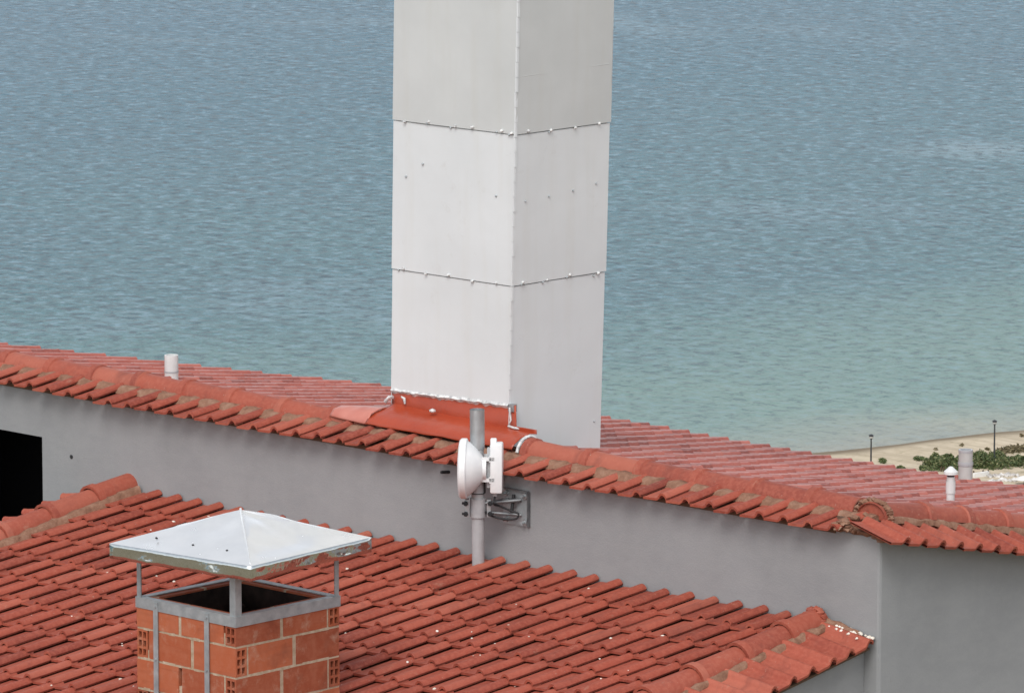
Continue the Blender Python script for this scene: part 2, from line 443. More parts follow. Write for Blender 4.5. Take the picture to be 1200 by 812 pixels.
def rough_strip(parent, name, mat, path, half, hgt, step=.035, amp=.014, seed=0, across=(0, 1, 0)):
    """a lumpy trowelled bed along a straight path"""
    a, b_ = Vector(path[0]), Vector(path[1]); n = max(2, int((b_ - a).length / step)); ac = Vector(across)
    us = [-1, -.7, -.25, .25, .7, 1]; zs = [-.5, .55, .95, 1, .6, -.5]
    vs = []; fs = []
    for i in range(n + 1):
        c0 = a.lerp(b_, i / n)
        for u, z in zip(us, zs):
            q = c0 + ac * (u * half) + Vector((0, 0, z * hgt))
            w = noise.noise_vector(q * 14 + Vector((seed, 0, 0))) * amp
            vs.append(q + w)
    for i in range(n):
        for j in range(5): fs.append((i * 6 + j, (i + 1) * 6 + j, (i + 1) * 6 + j + 1, i * 6 + j + 1))
    fs += [tuple(range(6)), tuple(n * 6 + j for j in reversed(range(6)))]
    m = MB(); m.add(vs, fs); return m.build(name, mat, parent, 50)

# ================================================================== the seaward house
YE, YW, YR = 28.144, 28.264, 28.54          # eave, wall face, ridge
XL, XR = -34.0, -24.19                      # left verge, right verge ridge
YB = 34.35                                  # seaward eave
TF, TB = .165, .20                          # front and seaward slopes
ZR = 112.722                                # pan level at the ridge
XWALL = -23.93
house = empty('terraced_house', (-29, 31, 105), 'grey rendered house whose tiled roof falls towards the sea, white tower on its ridge', 'house')
# wall shell with a window opening in the front
b = MB(); y0, y1 = YW, YW + .25
wx0, wx1, wz0, wz1 = -33.0, -31.735, 111.1, 112.306
x0, x1, z0, z1 = -33.85, XWALL, 102.5, 112.645
RC = .02
xsx = [x0, wx0, wx1, x1 - RC]; zsx = [z0, wz0, wz1, z1]
for i in range(3):
    for j in range(3):
        if i == 1 and j == 1: continue
        b.add([(xsx[i], y0, zsx[j]), (xsx[i + 1], y0, zsx[j]), (xsx[i + 1], y0, zsx[j + 1]), (xsx[i], y0, zsx[j + 1])], [(0, 1, 2, 3)])
ring = [(wx0, wz0), (wx1, wz0), (wx1, wz1), (wx0, wz1)]
for i in range(4):
    (ax, az_), (bx, bz) = ring[i], ring[(i + 1) % 4]
    b.add([(ax, y0, az_), (bx, y0, bz), (bx, y1, bz), (ax, y1, az_)], [(0, 1, 2, 3)])
zb = ZR - .112 - .2 * (YB - .15 - YR)
zt = ZR - .112
b.add([(x1, y0 + RC, z0), (x1, YB - .15, z0), (x1, YB - .15, zb), (x1, YR, zt), (x1, y0 + RC, z1)], [(0, 1, 2, 3, 4)])
for i in range(2):                           # the render is eased at the corner
    a0, a1 = [math.pi / 2 * (i + e_) / 2 for e_ in (0, 1)]
    pq = [(x1 - RC + RC * math.sin(a), y0 + RC - RC * math.cos(a)) for a in (a0, a1)]
    b.add([(*pq[0], z0), (*pq[1], z0), (*pq[1], z1), (*pq[0], z1)], [(0, 1, 2, 3)])
b.add([(x0, y0, z0), (x0, YB - .15, z0), (x0, YB - .15, zb), (x0, YR, zt), (x0, y0, z1)], [(4, 3, 2, 1, 0)])
b.add([(x0, YB - .15, z0), (x1, YB - .15, z0), (x1, YB - .15, zb), (x0, YB - .15, zb)], [(3, 2, 1, 0)])
wme = bpy.data.meshes.new('wall'); wme.from_pydata(b.v, [], b.f)
bm = bmesh.new(); bm.from_mesh(wme); bmesh.ops.remove_doubles(bm, verts=bm.verts, dist=.0005); bmesh.ops.recalc_face_normals(bm, faces=bm.faces); bm.to_mesh(wme); bm.free()
wme.materials.append(M['wall'])

wall = put('wall', wme, house)
rm = MB()
rx0, rx1, rz0, rz1, ry = wx0 - .6, wx1 + .8, wz0 - .4, wz1 + .03, YW + 1.25
rv = [(rx0, y1, rz0), (rx1, y1, rz0), (rx1, y1, rz1), (rx0, y1, rz1), (rx0, ry, rz0), (rx1, ry, rz0), (rx1, ry, rz1), (rx0, ry, rz1)]
rm.add(rv, [(4, 5, 6, 7), (0, 1, 5, 4), (3, 2, 6, 7), (0, 4, 7, 3), (1, 5, 6, 2)])
rm.add([(wx0, y1, wz0), (wx1, y1, wz0), (wx1, y1, wz1), (wx0, y1, wz1)] + rv[:4], [(0, 1, 5, 4), (1, 2, 6, 5), (2, 3, 7, 6), (3, 0, 4, 7)])
o = rm.build('window_opening', M['dark'], house); o['label'] = 'unglazed black window opening with a dark room behind'
MB().tube([(-31.424, YW - .002, 112.204), (-31.424, YW - .006, 112.204)], .014, 10).build('drill_hole', M['black'], wall)  # black disc on the wall face stands in for the hole's shade
MB().tube([(-27.678, YW + .02, 112.579), (-27.70, YW - .06, 112.583)], .011, 8).build('wall_stub', M['black'], wall)  # short dark stub standing out from the wall

# roof deck
b = MB()
zf = 112.672
dk = -.028
prof_yz = [(YE + .11, zf + TF * .11 + dk), (YR, ZR + dk), (YB - .06, ZR - TB * (YB - .06 - YR) + dk)]
low = [(y, z - .03) for y, z in prof_yz]
for xx in (XL + .03, XR + .01):
    pass
n3 = prof_yz + low[::-1]
va = [(XL + .04, y, z) for y, z in n3] + [(XR - .10, y, z) for y, z in n3]
b.add(va, [(0, 1, 7, 6), (1, 2, 8, 7), (2, 3, 9, 8), (3, 4, 10, 9), (4, 5, 11, 10), (5, 0, 6, 11), (0, 5, 4, 1), (1, 4, 3, 2), (6, 7, 10, 11), (7, 8, 9, 10)])
roof = b.build('roof', M['deck'], house)
# front row at the eave
spots = []
ph = -27.109 - .02 - .156
kk0 = int((XL - ph) / PITCHX) ; kk1 = int((XR + .02 - ph) / PITCHX) + 1
for i in range(kk0, kk1):
    X = ph + i * PITCHX + jit(.004)
    wave = .006 * math.sin(X * 1.7) + .004 * math.sin(X * 4.1)
    spots.append(axes((X, YE + jit(.012), zf + wave + jit(.004)), (1, jit(.012), jit(.012)), (jit(.015), 1, TF - .03 + jit(.012))))
lay(spots, roof, [tile_mesh('roof_tile_eave', M['tile'], .315 + .012 * i) for i in range(3)], 60)
# seaward slope: downhill is +Y
spots = []
EXP = .33
nrow = int((YB - YR) / EXP) + 1
for i in range(int((XR - .02 - XL) / PITCHX)):
    X = XR - .03 - i * PITCHX
    for r_ in range(nrow):
        Y = YB - r_ * EXP + jit(.008)
        z = ZR - TB * (Y - YR) + .020 + .008 * math.sin(X * 1.3 + Y * .7) + jit(.003)
        if Y - .38 < YR: continue
        # leave the tower's footprint free
        if -28.72 < X < -27.35 and 28.6 < Y < 29.55: continue
        spots.append(axes((X + jit(.003), Y, z), (-1, jit(.01), jit(.008)), (jit(.012), -1, TB - .055 + jit(.008))))
lay(spots, roof, TMF, 200)
# top course cut short under the ridge
Yc = YB
while Yc - .38 >= YR - .001: Yc -= EXP
cutm = [tile_mesh('roof_tile_cut', M['tile_far'], Yc - YR - .015)]
spots = []
for i in range(int((XR - .02 - XL) / PITCHX)):
    X = XR - .03 - i * PITCHX
    if -28.72 < X < -27.35: continue
    spots.append(axes((X, Yc, ZR - TB * (Yc - YR) + .02), (-1, 0, 0), (0, -1, TB - .055)))
lay(spots, roof, cutm, 0)
# ridge caps along the front
ridge_x = [-33.84, -33.36, -32.88, -32.40, -31.922, -31.461, -31.006, -30.53, -30.048, -29.537, -29.06]
ridge_x2 = [-27.20, -26.672, -26.188, -25.702, -25.21, -24.719]
for X in ridge_x + ridge_x2:
    L = .545 if X != -24.719 else .40
    cap(roof, (X, YR + jit(.005), ZR + .004 + .005 * math.sin(X * 2)), (1, 0, 0), L)
rough_strip(roof, 'mortar', M['mortar'], ((XL + .05, YR - .10, ZR - .014), (XR + .06, YR - .10, ZR - .014)), .075, .034, seed=1)
rough_strip(roof, 'mortar', M['mortar'], ((XL + .05, YR + .09, ZR - .015), (XR - .05, YR + .09, ZR - .015)), .05, .034, seed=2)
# right verge: caps run down towards the sea, short side tiles below them
vd = Vector((0, 1, -.2))
for i in range(15):
    Y = YR + .02 + i * .388
    if Y > YB - .3: break
    # wide collar at the lower (far) end of each piece
    pw = Vector((XR, Y + .44, ZR + .004 - .2 * (Y + .44 - YR)))
    cap(roof, pw, (0, -1, .2), .47, .095, tilt=.02)
spots = []
for i in range(33):
    Y = YE + .12 + i * .176
    if Y > YB - .05: break
    z = ZR - .2 * (Y - YR)
    spots.append(axes((XR + .44 + jit(.006), Y - .09, z - .118), (0, 1, -.2), (-1, 0, .25 + jit(.015))))
lay(spots[:2], roof, [tile_mesh('roof_tile_side', M['tile'], .36, .182)], 4)
lay(spots[2:], roof, TMS, 40)
rough_strip(roof, 'mortar', M['mortar'], ((XR + .095, YR, ZR - .022), (XR + .095, YB - .05, ZR - .022 - .2 * (YB - .05 - YR))), .03, .03, seed=3, across=(1, 0, 0))
b = MB()
sd_ = [(XR - .12, -.036), (XR + .30, -.120)]; ys_ = (YW + .03, YB - .08)
vs = [(x, y, ZR - .2 * (y - YR) + dz + e_) for e_ in (0, -.02) for y in ys_ for x, dz in sd_]
b.add(vs, [(0, 1, 3, 2), (4, 6, 7, 5), (0, 4, 5, 1), (1, 5, 7, 3), (3, 7, 6, 2), (2, 6, 4, 0)]); b.build('verge_board', M['deck'], roof)
MB().box(-24.45, XWALL - RC, YW + .004, YW + .2, 112.55, 112.658).build('wall_head', M['wall'], house)
# the closed round end where ridge and verge meet
e = MB(); cx, cy, cz = XR + .01, YR - .055, ZR - .012
ring0 = []
for i in range(13):
    a = R(-95 + 190 * i / 12); ring0.append((math.sin(a), math.cos(a)))
fd = Vector((.28, -1, .12)).normalized(); fx = fd.cross(Vector((0, 0, 1))).normalized() * -1; fz = Vector((0, 0, 1))
c0 = Vector((cx, cy, cz))
vs = [c0 + fx * (s * .112) + fz * (cc * .112) for s, cc in ring0] + [c0 + fd * .03 + fx * (s * .098) + fz * (cc * .098) for s, cc in ring0]
vs2 = [c0 + fd * .012 + fx * (s * .094) + fz * (cc * .094) for s, cc in ring0]
e.add(vs + vs2, [(i, i + 1, 13 + i + 1, 13 + i) for i in range(12)] + [(13 + i, 13 + i + 1, 26 + i + 1, 26 + i) for i in range(12)] + [tuple(26 + i for i in range(13))])
e.build('ridge_end', M['cap'], roof, 35)
mt = MB()
for i in range(26):
    a = R(-105 + 210 * i / 25)
    mt.lump(c0 - fd * .005 + fx * (math.sin(a) * .122) + fz * (math.cos(a) * .118) + Vector((jit(.006), jit(.006), jit(.006))), .026, i)
for i in range(30):
    mt.lump(c0 + fx * (-.20 + .0125 * i) + fz * (-.065 + jit(.02)) + fd * (.04 + jit(.05)), .036, i + 40)
for i in range(60):
    mt.lump((-24.19 + jit(.045), random.uniform(28.155, 28.46), random.uniform(112.665, 112.742)), .03, i + 90)
for i in range(26):
    X_ = random.uniform(-24.17, -23.90)
    mt.lump((X_, YW + jit(.02), 112.668 - .1 * (X_ + 24.17) + jit(.012)), .026, i + 160)
mt.build('mortar', M['mortar'], roof, 50)
mt = MB()
for i in range(7):
    mt.lump(c0 + fx * (.02 + .014 * i) + fz * (-.035 - .006 * i + jit(.012)) + fd * .03, .016, i + 70)
o = mt.build('mortar_spill', M['crumb'], roof, 50)

# ------------------------------------------------------------------ the white tower (square flue casing)
YT = 28.69
def tower_corner(ix, iy, z):
    xl = -28.625 + .0137 * (z - 113.9); xr = -27.508 + .0307 * (z - 113.9)
    yb_ = 29.585 + .011 * (z - 113.7)
    return Vector((xr if ix else xl, yb_ if iy else YT, z))
tower = empty('chimney_tower', (-28.06, 29.13, 112.4), 'tall square white panelled tower with riveted seams rising from the roof ridge', 'tower')
b = MB(); zz = (112.2, 117.0)
vs = [tower_corner(ix, iy, z) for z in zz for ix, iy in ((0, 0), (1, 0), (1, 1), (0, 1))]
cen = Vector((-28.06, 29.13, 0))
vs = [Vector((v.x + (cen.x - v.x) * .02, v.y + (cen.y - v.y) * .02, v.z)) for v in vs]
b.add(vs, [(0, 1, 5, 4), (1, 2, 6, 5), (2, 3, 7, 6), (3, 0, 4, 7), (4, 5, 6, 7)])
b.build('core', M['white_old'], tower)
seams = [112.2, 113.80, 114.815, 115.83, 116.85]
faces = [((0, 0), (1, 0)), ((1, 0), (1, 1)), ((1, 1), (0, 1)), ((0, 1), (0, 0))]
for fi, (A, B) in enumerate(faces):
    for si in range(4):
        za, zb_ = seams[si] + (.001 if si else 0), seams[si + 1] - .006
        if fi == 0 and si == 0: za = 112.985
        lift0, lift1 = .010, .004          # the lower edge laps over the sheet beneath it
        nx = 10; nz = 8; vs = []; nm = None
        a0, a1 = tower_corner(*A, za), tower_corner(*B, za)
        d = (a1 - a0).normalized(); nm = Vector((d.y, -d.x, 0)).normalized()
        for j in range(nz + 1):
            z = za + (zb_ - za) * j / nz
            pa, pb = tower_corner(*A, z), tower_corner(*B, z)
            for i in range(nx + 1):
                u = i / nx; q = pa.lerp(pb, u)
                edge = min(1, 4 * min(u, 1 - u))
                w = noise.noise(q * 1.6 + Vector((fi * 9, si * 5, 0))) * .006 * edge
                lift = lift0 + (lift1 - lift0) * j / nz
                if fi == 0 and si == 0 and j == 0: q = q + Vector((0, 0, .012 * noise.noise(Vector((u * 9, 0, 0))) + .014 * (1 - u) * -1))
                if u == 0: q = q - d * lift if fi != 0 else q - d * .004
                if u == 1: q = q + d * (lift * .6)
                vs.append(q + nm * (lift + w))
        nn = len(vs)
        fs = [(j * (nx + 1) + i, j * (nx + 1) + i + 1, (j + 1) * (nx + 1) + i + 1, (j + 1) * (nx + 1) + i) for j in range(nz) for i in range(nx)]
        # turned-in edges give the sheet thickness
        back = [v - nm * .006 for v in vs]
        vs += back
        for i in range(nx):
            fs.append((i, nn + i, nn + i + 1, i + 1)); t0 = nz * (nx + 1); fs.append((t0 + i, t0 + i + 1, nn + t0 + i + 1, nn + t0 + i))
        for j in range(nz):
            l0 = j * (nx + 1); l1 = l0 + nx + 1; fs.append((l0, l1, nn + l1, nn + l0)); fs.append((l0 + nx, nn + l0 + nx, nn + l1 + nx, l1 + nx))
        b = MB(); b.add(vs, fs)
        pn = b.build('cladding_panel', M['white_old'] if si >= 2 else M['white'], tower, 40)
        if si >= 2: pn['label'] = 'older greyer cladding sheet'
# screws with sealant blobs along the seams, dark screw holes below
scr = MB(); scr.lump((0, 0, 0), .011, 1, 1.0); scr_me = scr.mesh('screw', M['sealant'], 60)
dk_ = MB(); dk_.lump((0, 0, 0), .0085, 2, 1.0); dk_me = dk_.mesh('screw_dark', M['frame'], 60)
def on_face(fi, u, z, out=.012):
    A, B = faces[fi]; pa, pb = tower_corner(*A, z), tower_corner(*B, z); d = (pb - pa).normalized()
    return pa.lerp(pb, u) + Vector((d.y, -d.x, 0)) * out
for fi in (0, 1):
    for z, us in ((114.815, (.10, .30, .52, .66, .90, .98) if fi == 0 else (.12, .36, .62, .88)), (113.80, (.10, .29, .48, .68, .88) if fi == 0 else (.10, .36, .61, .92)), (115.83, (.1, .35, .6, .88))):
        for u in us:
            dz = jit(.012)
            put('screw', scr_me, tower, Matrix.Translation(on_face(fi, u, z + dz + .006, .016)) @ Matrix.Diagonal((random.uniform(.8, 1.3),) * 2 + (random.uniform(.7, 1.1), 1)))
            if random.random() < .6: put('screw', dk_me, tower, Matrix.Translation(on_face(fi, u - .03 + jit(.02), z + dz - .008, .013)))
for fi, u, z in ((0, .11, 114.44), (0, .86, 114.39), (0, .25, 114.54), (1, .11, 114.36), (1, .36, 114.37), (1, .62, 114.385), (1, .87, 114.41), (1, .93, 112.78)):
    put('screw', dk_me, tower, Matrix.Translation(on_face(fi, u, z, .010)))
b = MB()                                     # corner bead
for i in range(40):
    z = 113.0 + i * .1
    pz = tower_corner(1, 0, z) + Vector((.008 + jit(.002), -.010 + jit(.002), 0)); 
    b.add([pz + Vector((-.012, -.002, 0)), pz + Vector((.003, -.003, 0)), pz + Vector((.004, .014, 0)), pz + Vector((-.012, -.002, .097)), pz + Vector((.003 + jit(.002), -.003, .097)), pz + Vector((.004, .014, .097))], [(0, 1, 4, 3), (1, 2, 5, 4)])
b.build('corner_trim', M['white'], tower)
for z in (115.2,):
    pa, pb = tower_corner(1, 0, z), tower_corner(1, 1, z)
    b = MB(); b.tube([pa.lerp(pb, .05) + Vector((.006, 0, .0)), pa.lerp(pb, .5) + Vector((.0065, 0, .004)), pa.lerp(pb, .97) + Vector((.007, 0, .012))], .003, 6).build('sheet_lap', M['white_old'], tower, 60)
b = MB(); vs = [tower_corner(ix, iy, 116.86) for ix, iy in ((0, 0), (1, 0), (1, 1), (0, 1))]
vs = [v + (v - Vector((-28.06, 29.13, 116.86))) * .10 for v in vs]; vs += [v + Vector((0, 0, .06)) for v in vs] + [Vector((-28.02, 29.14, 117.15))]
b.add(vs, [(0, 1, 5, 4), (1, 2, 6, 5), (2, 3, 7, 6), (3, 0, 4, 7), (3, 2, 1, 0), (4, 5, 8), (5, 6, 8), (6, 7, 8), (7, 4, 8)]); b.build('top_cover', M['white_old'], tower)
# ragged sealant under the front sheet
b = MB(); n = 60; vs = []
for i in range(n + 1):
    u = i / n; q = tower_corner(0, 0, 112.985).lerp(tower_corner(1, 0, 113.0), u)
    zt_ = q.z - .012 * (1 - u) + .012 + .010 * noise.noise(Vector((u * 17, 1, 0))); zb_ = q.z - .030 - .016 * noise.noise(Vector((u * 23, 5, 0))) - .01 * (1 - u)
    dd = .022 + .010 * noise.noise(Vector((u * 31, 9, 0)))
    vs += [Vector((q.x, YT - .004, zt_)), Vector((q.x, YT - dd, (zt_ + zb_) / 2)), Vector((q.x, YT - .004, zb_))]
fs = [(3 * i + j, 3 * i + 3 + j, 3 * i + 4 + j, 3 * i + 1 + j) for i in range(n) for j in range(2)]
b.add(vs, fs); b.build('sealant', M['sealant'], tower, 60)
MB().box(-27.535, -27.485, YT - .014, YT + .02, 112.955, 113.005).build('corner_flap', M['galv'], tower)

# red flashing membrane round the tower's foot, dressed over the ridge
b = MB(); n = 44; vs = []
def apron(u):
    X = -28.635 + u * (28.635 - 27.255)
    w = .006 * noise.noise(Vector((X * 6, 0, 0)))
    wrinkle = .010 * noise.noise(Vector((X * 11, 4, 0)))
    return X, [(YT - .003, 113.0), (YT - .005, 112.872 + w - .035 * u), (YT - .03, 112.858 + w - .02 * u), (YR + .05, 112.845 + wrinkle), (YR - .03, 112.828 + wrinkle * .6), (YR - .095, 112.795 + wrinkle * .5), (YR - .122, 112.766 + w)]
for i in range(n + 1):
    X, pr = apron(i / n)
    if X > -27.47: pr[0] = (YT - .03, 112.864); pr[1] = (YT - .034, 112.862)
    vs += [Vector((X, y, z)) for y, z in pr]
fs = [(7 * i + j, 7 * i + 7 + j, 7 * i + 8 + j, 7 * i + 1 + j) for i in range(n) for j in range(6)]
b.add(vs, fs); o = b.build('flashing', M['membrane'], tower, 40); o['label'] = 'orange-red waterproof flashing at the tower foot'
sm = o.modifiers.new('thick', 'SOLIDIFY'); sm.thickness = .004; sm.offset = 0
b = MB(); n = 16; vs = []
for i in range(n + 1):
    u = i / n; X = -29.0 + u * (29.0 - 28.63); s = u ** .7
    wr = .008 * noise.noise(Vector((X * 16, 7, 0))) * s
    pr = [(YR + .03 + .10 * s, 112.825 + .03 * s), (YR + .02, 112.832 + .022 * s + wr), (YR - .06, 112.818 + .015 * s + wr), (YR - .085 - .01 * s, 112.79 + .003 * s), (YR - .095 - .027 * s, 112.775 - .007 * s)]
    vs += [Vector((X, y, z)) for y, z in pr]
fs = [(5 * i + j, 5 * i + 5 + j, 5 * i + 6 + j, 5 * i + 1 + j) for i in range(n) for j in range(4)]
b.add(vs, fs); o = b.build('flashing', M['membrane_pale'], tower, 40); o['label'] = 'paler end of the flashing lapped over the ridge tiles'
sm = o.modifiers.new('thick', 'SOLIDIFY'); sm.thickness = .006; sm.offset = -1
def seal(f): b = MB(); f(b); b.build('sealant', M['sealant'], tower, 60)
seal(lambda b: b.tube([(-28.66, YT - .05, 112.885), (-28.63, YT - .04, 112.92), (-28.60, YT - .035, 112.925)], .012, 6))
seal(lambda b: b.tube([(-28.53, YT - .025, 112.935), (-28.50, YT - .025, 112.925), (-28.49, YT - .03, 112.89)], [.005, .011, .006], 6))
seal(lambda b: b.lump((-28.19, YT - .07, 112.885), .028, 4, .5))
seal(lambda b: b.tube([(-27.215, YR + .115 * math.sin(R(a)), ZR + .006 + .115 * math.cos(R(a))) for a in range(-80, 90, 17)], .011, 6))
seal(lambda b: b.tube([(-27.505, YT - .03, 112.985), (-27.495, YT - .03, 112.90), (-27.51, YT - .035, 112.86), (-27.45, YT - .04, 112.855), (-27.30, YT + .02, 112.845)], [.007, .006, .011, .009, .007], 6))

# ------------------------------------------------------------------ vents on the seaward slope
def vent(X, Y, zb_, zt_, r, label, style, mat):
    t = empty('vent_pipe', (X, Y, zb_), label, 'vent pipe')
    MB().lathe([(r, zb_ - .1), (r, zt_), (r * .82, zt_), (r * .82, zt_ - .2)], 18, Matrix.Translation((X, Y, 0))).build('pipe', mat, t, 40)
    if style == 'open':
        MB().lathe([(r * 1.06, zt_ - .115), (r * 1.1, zt_ - .10), (r * 1.06, zt_ - .085)], 18, Matrix.Translation((X, Y, 0))).build('socket_ring', M['plastic_grey'], t, 40)
        MB().lathe([(r * .83, zt_ - .12), (.0, zt_ - .12)], 18, Matrix.Translation((X, Y, 0))).build('bore_shade', M['soot_and_shade'], t)  # dark disc paints in the shade down the open pipe
        MB().lathe([(r * 1.02, zt_ - .016), (r * 1.04, zt_ - .006), (r * 1.02, zt_ + .004), (r * .8, zt_ + .004), (r * .8, zt_ - .016)], 18, Matrix.Translation((X, Y, 0))).build('rim', M['plastic_grey'], t, 40)
    if style == 'cap':
        MB().lathe([(r * 1.18, zt_ - .11), (r * 1.18, zt_ - .03)], 18, Matrix.Translation((X, Y, 0))).build('collar', mat, t, 40)
        MB().lathe([(r * .9, zt_ - .03), (r * .9, zt_ + .03)], 14, Matrix.Translation((X, Y, 0))).build('slots', M['black'], t, 40)
        MB().lathe([(r * 1.2, zt_ + .012), (r * 1.75, zt_ + .018), (r * 1.7, zt_ + .035), (r * 1.0, zt_ + .052), (r * .5, zt_ + .066), (0, zt_ + .07)], 18, Matrix.Translation((X, Y, 0))).build('rain_cap', mat, t, 40)
    if style == 'short':
        MB().lathe([(r * 1.05, zt_ - .125), (r * 1.05, zt_ - .115)], 18, Matrix.Translation((X, Y, 0))).build('joint_ring', M['plastic_grey'], t, 40)
    return t
vent(-31.44, 29.25, 112.57, 112.812, .05, 'short open white vent pipe behind the long ridge, far from the tower', 'short', M['pvc'])
vent(-25.10, 30.36, 112.34, 112.60, .027, 'slim white vent pipe with a mushroom cap beside the verge', 'cap', M['pvc'])
vent(-27.97, 34.0, 111.62, 111.93, .052, 'wide grey vent pipe with an open dark top near the seaward eave', 'open', M['pvc_grey'])

# ================================================================== the nearer, lower house
T2 = .167
ZC = 112.045                                 # pan level where the roof meets the wall
XL2, XR2 = -30.83, -24.42
Y2 = 22.4
def z2(Y): return ZC - T2 * (YW - Y)
low_house = empty('terraced_house', (-27.6, 25.3, 106), 'lower house whose red tiled roof runs up against the grey wall', 'house')
b = MB(); zt_ = [112.0 - .02 - T2 * (YW - y) for y in (Y2 + .1, YW - .002)]
hx0, hx1, hy0, hy1 = -31.1, -24.05, Y2 + .1, YW - .002
bot = 102.5
b.add([(hx0, hy0, bot), (hx1, hy0, bot), (hx1, hy1, bot), (hx0, hy1, bot), (hx0, hy0, zt_[0] - .018), (hx1, hy0, zt_[0] - .018), (hx1, hy1, zt_[1] - .018), (hx0, hy1, zt_[1] - .018)], [(0, 1, 5, 4), (1, 2, 6, 5), (3, 0, 4, 7)])
b.build('wall', M['wall'], low_house)
b = MB(); ya, yb_ = Y2 + .05, YW - .005
v4 = [(XL2 - .1, ya), (XR2 + .05, ya), (XR2 + .05, yb_), (XL2 - .1, yb_)]
b.add([(x, y, z2(y) - .035) for x, y in v4] + [(x, y, z2(y) - .075) for x, y in v4], [(0, 1, 2, 3), (7, 6, 5, 4), (0, 4, 5, 1), (1, 5, 6, 2), (2, 6, 7, 3), (3, 7, 4, 0)])
roof2 = b.build('roof', M['deck'], low_house)
CHX, CHY, CHL = -26.61, 25.30, .885
ph2 = -29.66 - .02 - .156
spots = []
P2 = .2087
tops = []
kmin = int((XL2 + .05 - ph2) / P2) - 1; kmax = int((XR2 - ph2) / P2)
TMU = [tile_mesh('roof_tile_top', M['tile'], .36)]
for i in range(kmin, kmax + 1):
    X = ph2 + i * P2
    if X < XL2 - .02 or X + .15 > XR2 + .02: continue
    for r_ in range(17):
        Y = 27.895 - r_ * .34 + jit(.008)
        wave = .005 * math.sin(X * 2.1 + Y * .8)
        if abs(X + .1 - CHX) < CHL / 2 - .1 and CHY - CHL / 2 + .05 < Y and Y + .36 < CHY + CHL / 2: continue
        m = axes((X + jit(.005), Y + jit(.006), z2(Y) + .024 + wave + jit(.0015)), (1, jit(.008), jit(.005)), (jit(.010), 1, T2 - .066 + jit(.004)))
        (tops if r_ == 0 else spots).append(m)
lay(tops, roof2, TMU, 60)
lay(spots, roof2, TM, 230)
# left ridge and right verge caps (upper piece laps over the one below)
for i in range(13):
    Y = 28.25 - .42 * (i + 1) + (.0 if i else .0)
    if Y < Y2: break
    cap(roof2, (XR2, Y + .07, z2(Y + .07) + .012), (0, 1, T2), .46 if i else .36, .098, tilt=.02)
for i in range(13):
    Y = 28.33 - .43 * (i + 1)
    if Y < Y2: break
    cap(roof2, (XL2, Y + .0, z2(Y) + .024), (0, 1, T2), .47 if i else .40, .105, tilt=.02)
mt = MB()
for i in range(9):
    a = R(-80 + 20 * i); mt.lump((XR2 + .07 * math.sin(a), YW - .045 + jit(.01), ZC + .012 + .075 * max(0, math.cos(a))), .034, i)
mt.build('mortar', M['cap'], roof2, 50)
rough_strip(roof2, 'mortar', M['mortar'], ((XR2 + .105, YW - .02, ZC + .0), (XR2 + .105, Y2 + .1, z2(Y2 + .1) + .0)), .035, .028, seed=5, across=(1, 0, 0))
rough_strip(roof2, 'mortar', M['mortar'], ((XR2 - .10, YW - .02, ZC + .0), (XR2 - .10, Y2 + .1, z2(Y2 + .1) + .0)), .03, .03, seed=6, across=(1, 0, 0))
rough_strip(roof2, 'mortar', M['mortar'], ((XL2 + .11, YW - .02, ZC + .01), (XL2 + .11, Y2 + .1, z2(Y2 + .1) + .01)), .05, .038, seed=7, across=(1, 0, 0))
spots = []
for i in range(36):
    Y = YW - .105 - i * .182
    if Y < Y2: break
    z = z2(Y) - .075
    spots.append(axes((XR2 + .48 + jit(.008), Y - .09, z + jit(.004)), (0, 1, T2), (-1, 0, .16 + jit(.015))))
lay(spots, roof2, TMS + [tile_mesh('roof_tile_side', M['tile'], .49, .182)], 40)
b = MB(); sd_ = [(XR2 - .02, -.034), (XR2 + .42, -.100)]; ys_ = (Y2 + .1, YW - .01)
vs = [(x, y, z2(y) + dz + e_) for e_ in (0, -.015) for y in ys_ for x, dz in sd_]
b.add(vs, [(0, 1, 3, 2), (4, 6, 7, 5), (0, 4, 5, 1), (1, 5, 7, 3), (3, 7, 6, 2), (2, 6, 4, 0)]); b.build('verge_board', M['deck'], roof2)
# left side slope, falls away from view
spots = []
for i in range(34):
    Y = YW - .05 - i * .182
    if Y < Y2: break
    spots.append(axes((XL2 - .48, Y, z2(Y) - .075), (0, -1, -T2), (1, 0, .16)))
lay(spots, roof2, TMS, 0)
# rubble of white mortar where the verge meets the wall corner
mt = MB()
for i in range(26):
    u = random.random() ** .8; Yq = YW - .01 - abs(jit(.09)); Xq = XR2 + .12 + .34 * u
    mt.lump((Xq, Yq, z2(Yq) + .045 - .16 * (Xq - XR2)), random.uniform(.007, .019), i, .7)
kind(mt.build('mortar_rubble', M['crumb'], roof2, 60), 'stuff')
rough_strip(roof2, 'mortar', M['mortar'], ((XR2 + .08, YW - .03, ZC + .01), (XR2 + .36, YW - .03, ZC - .045)), .03, .035, seed=9)
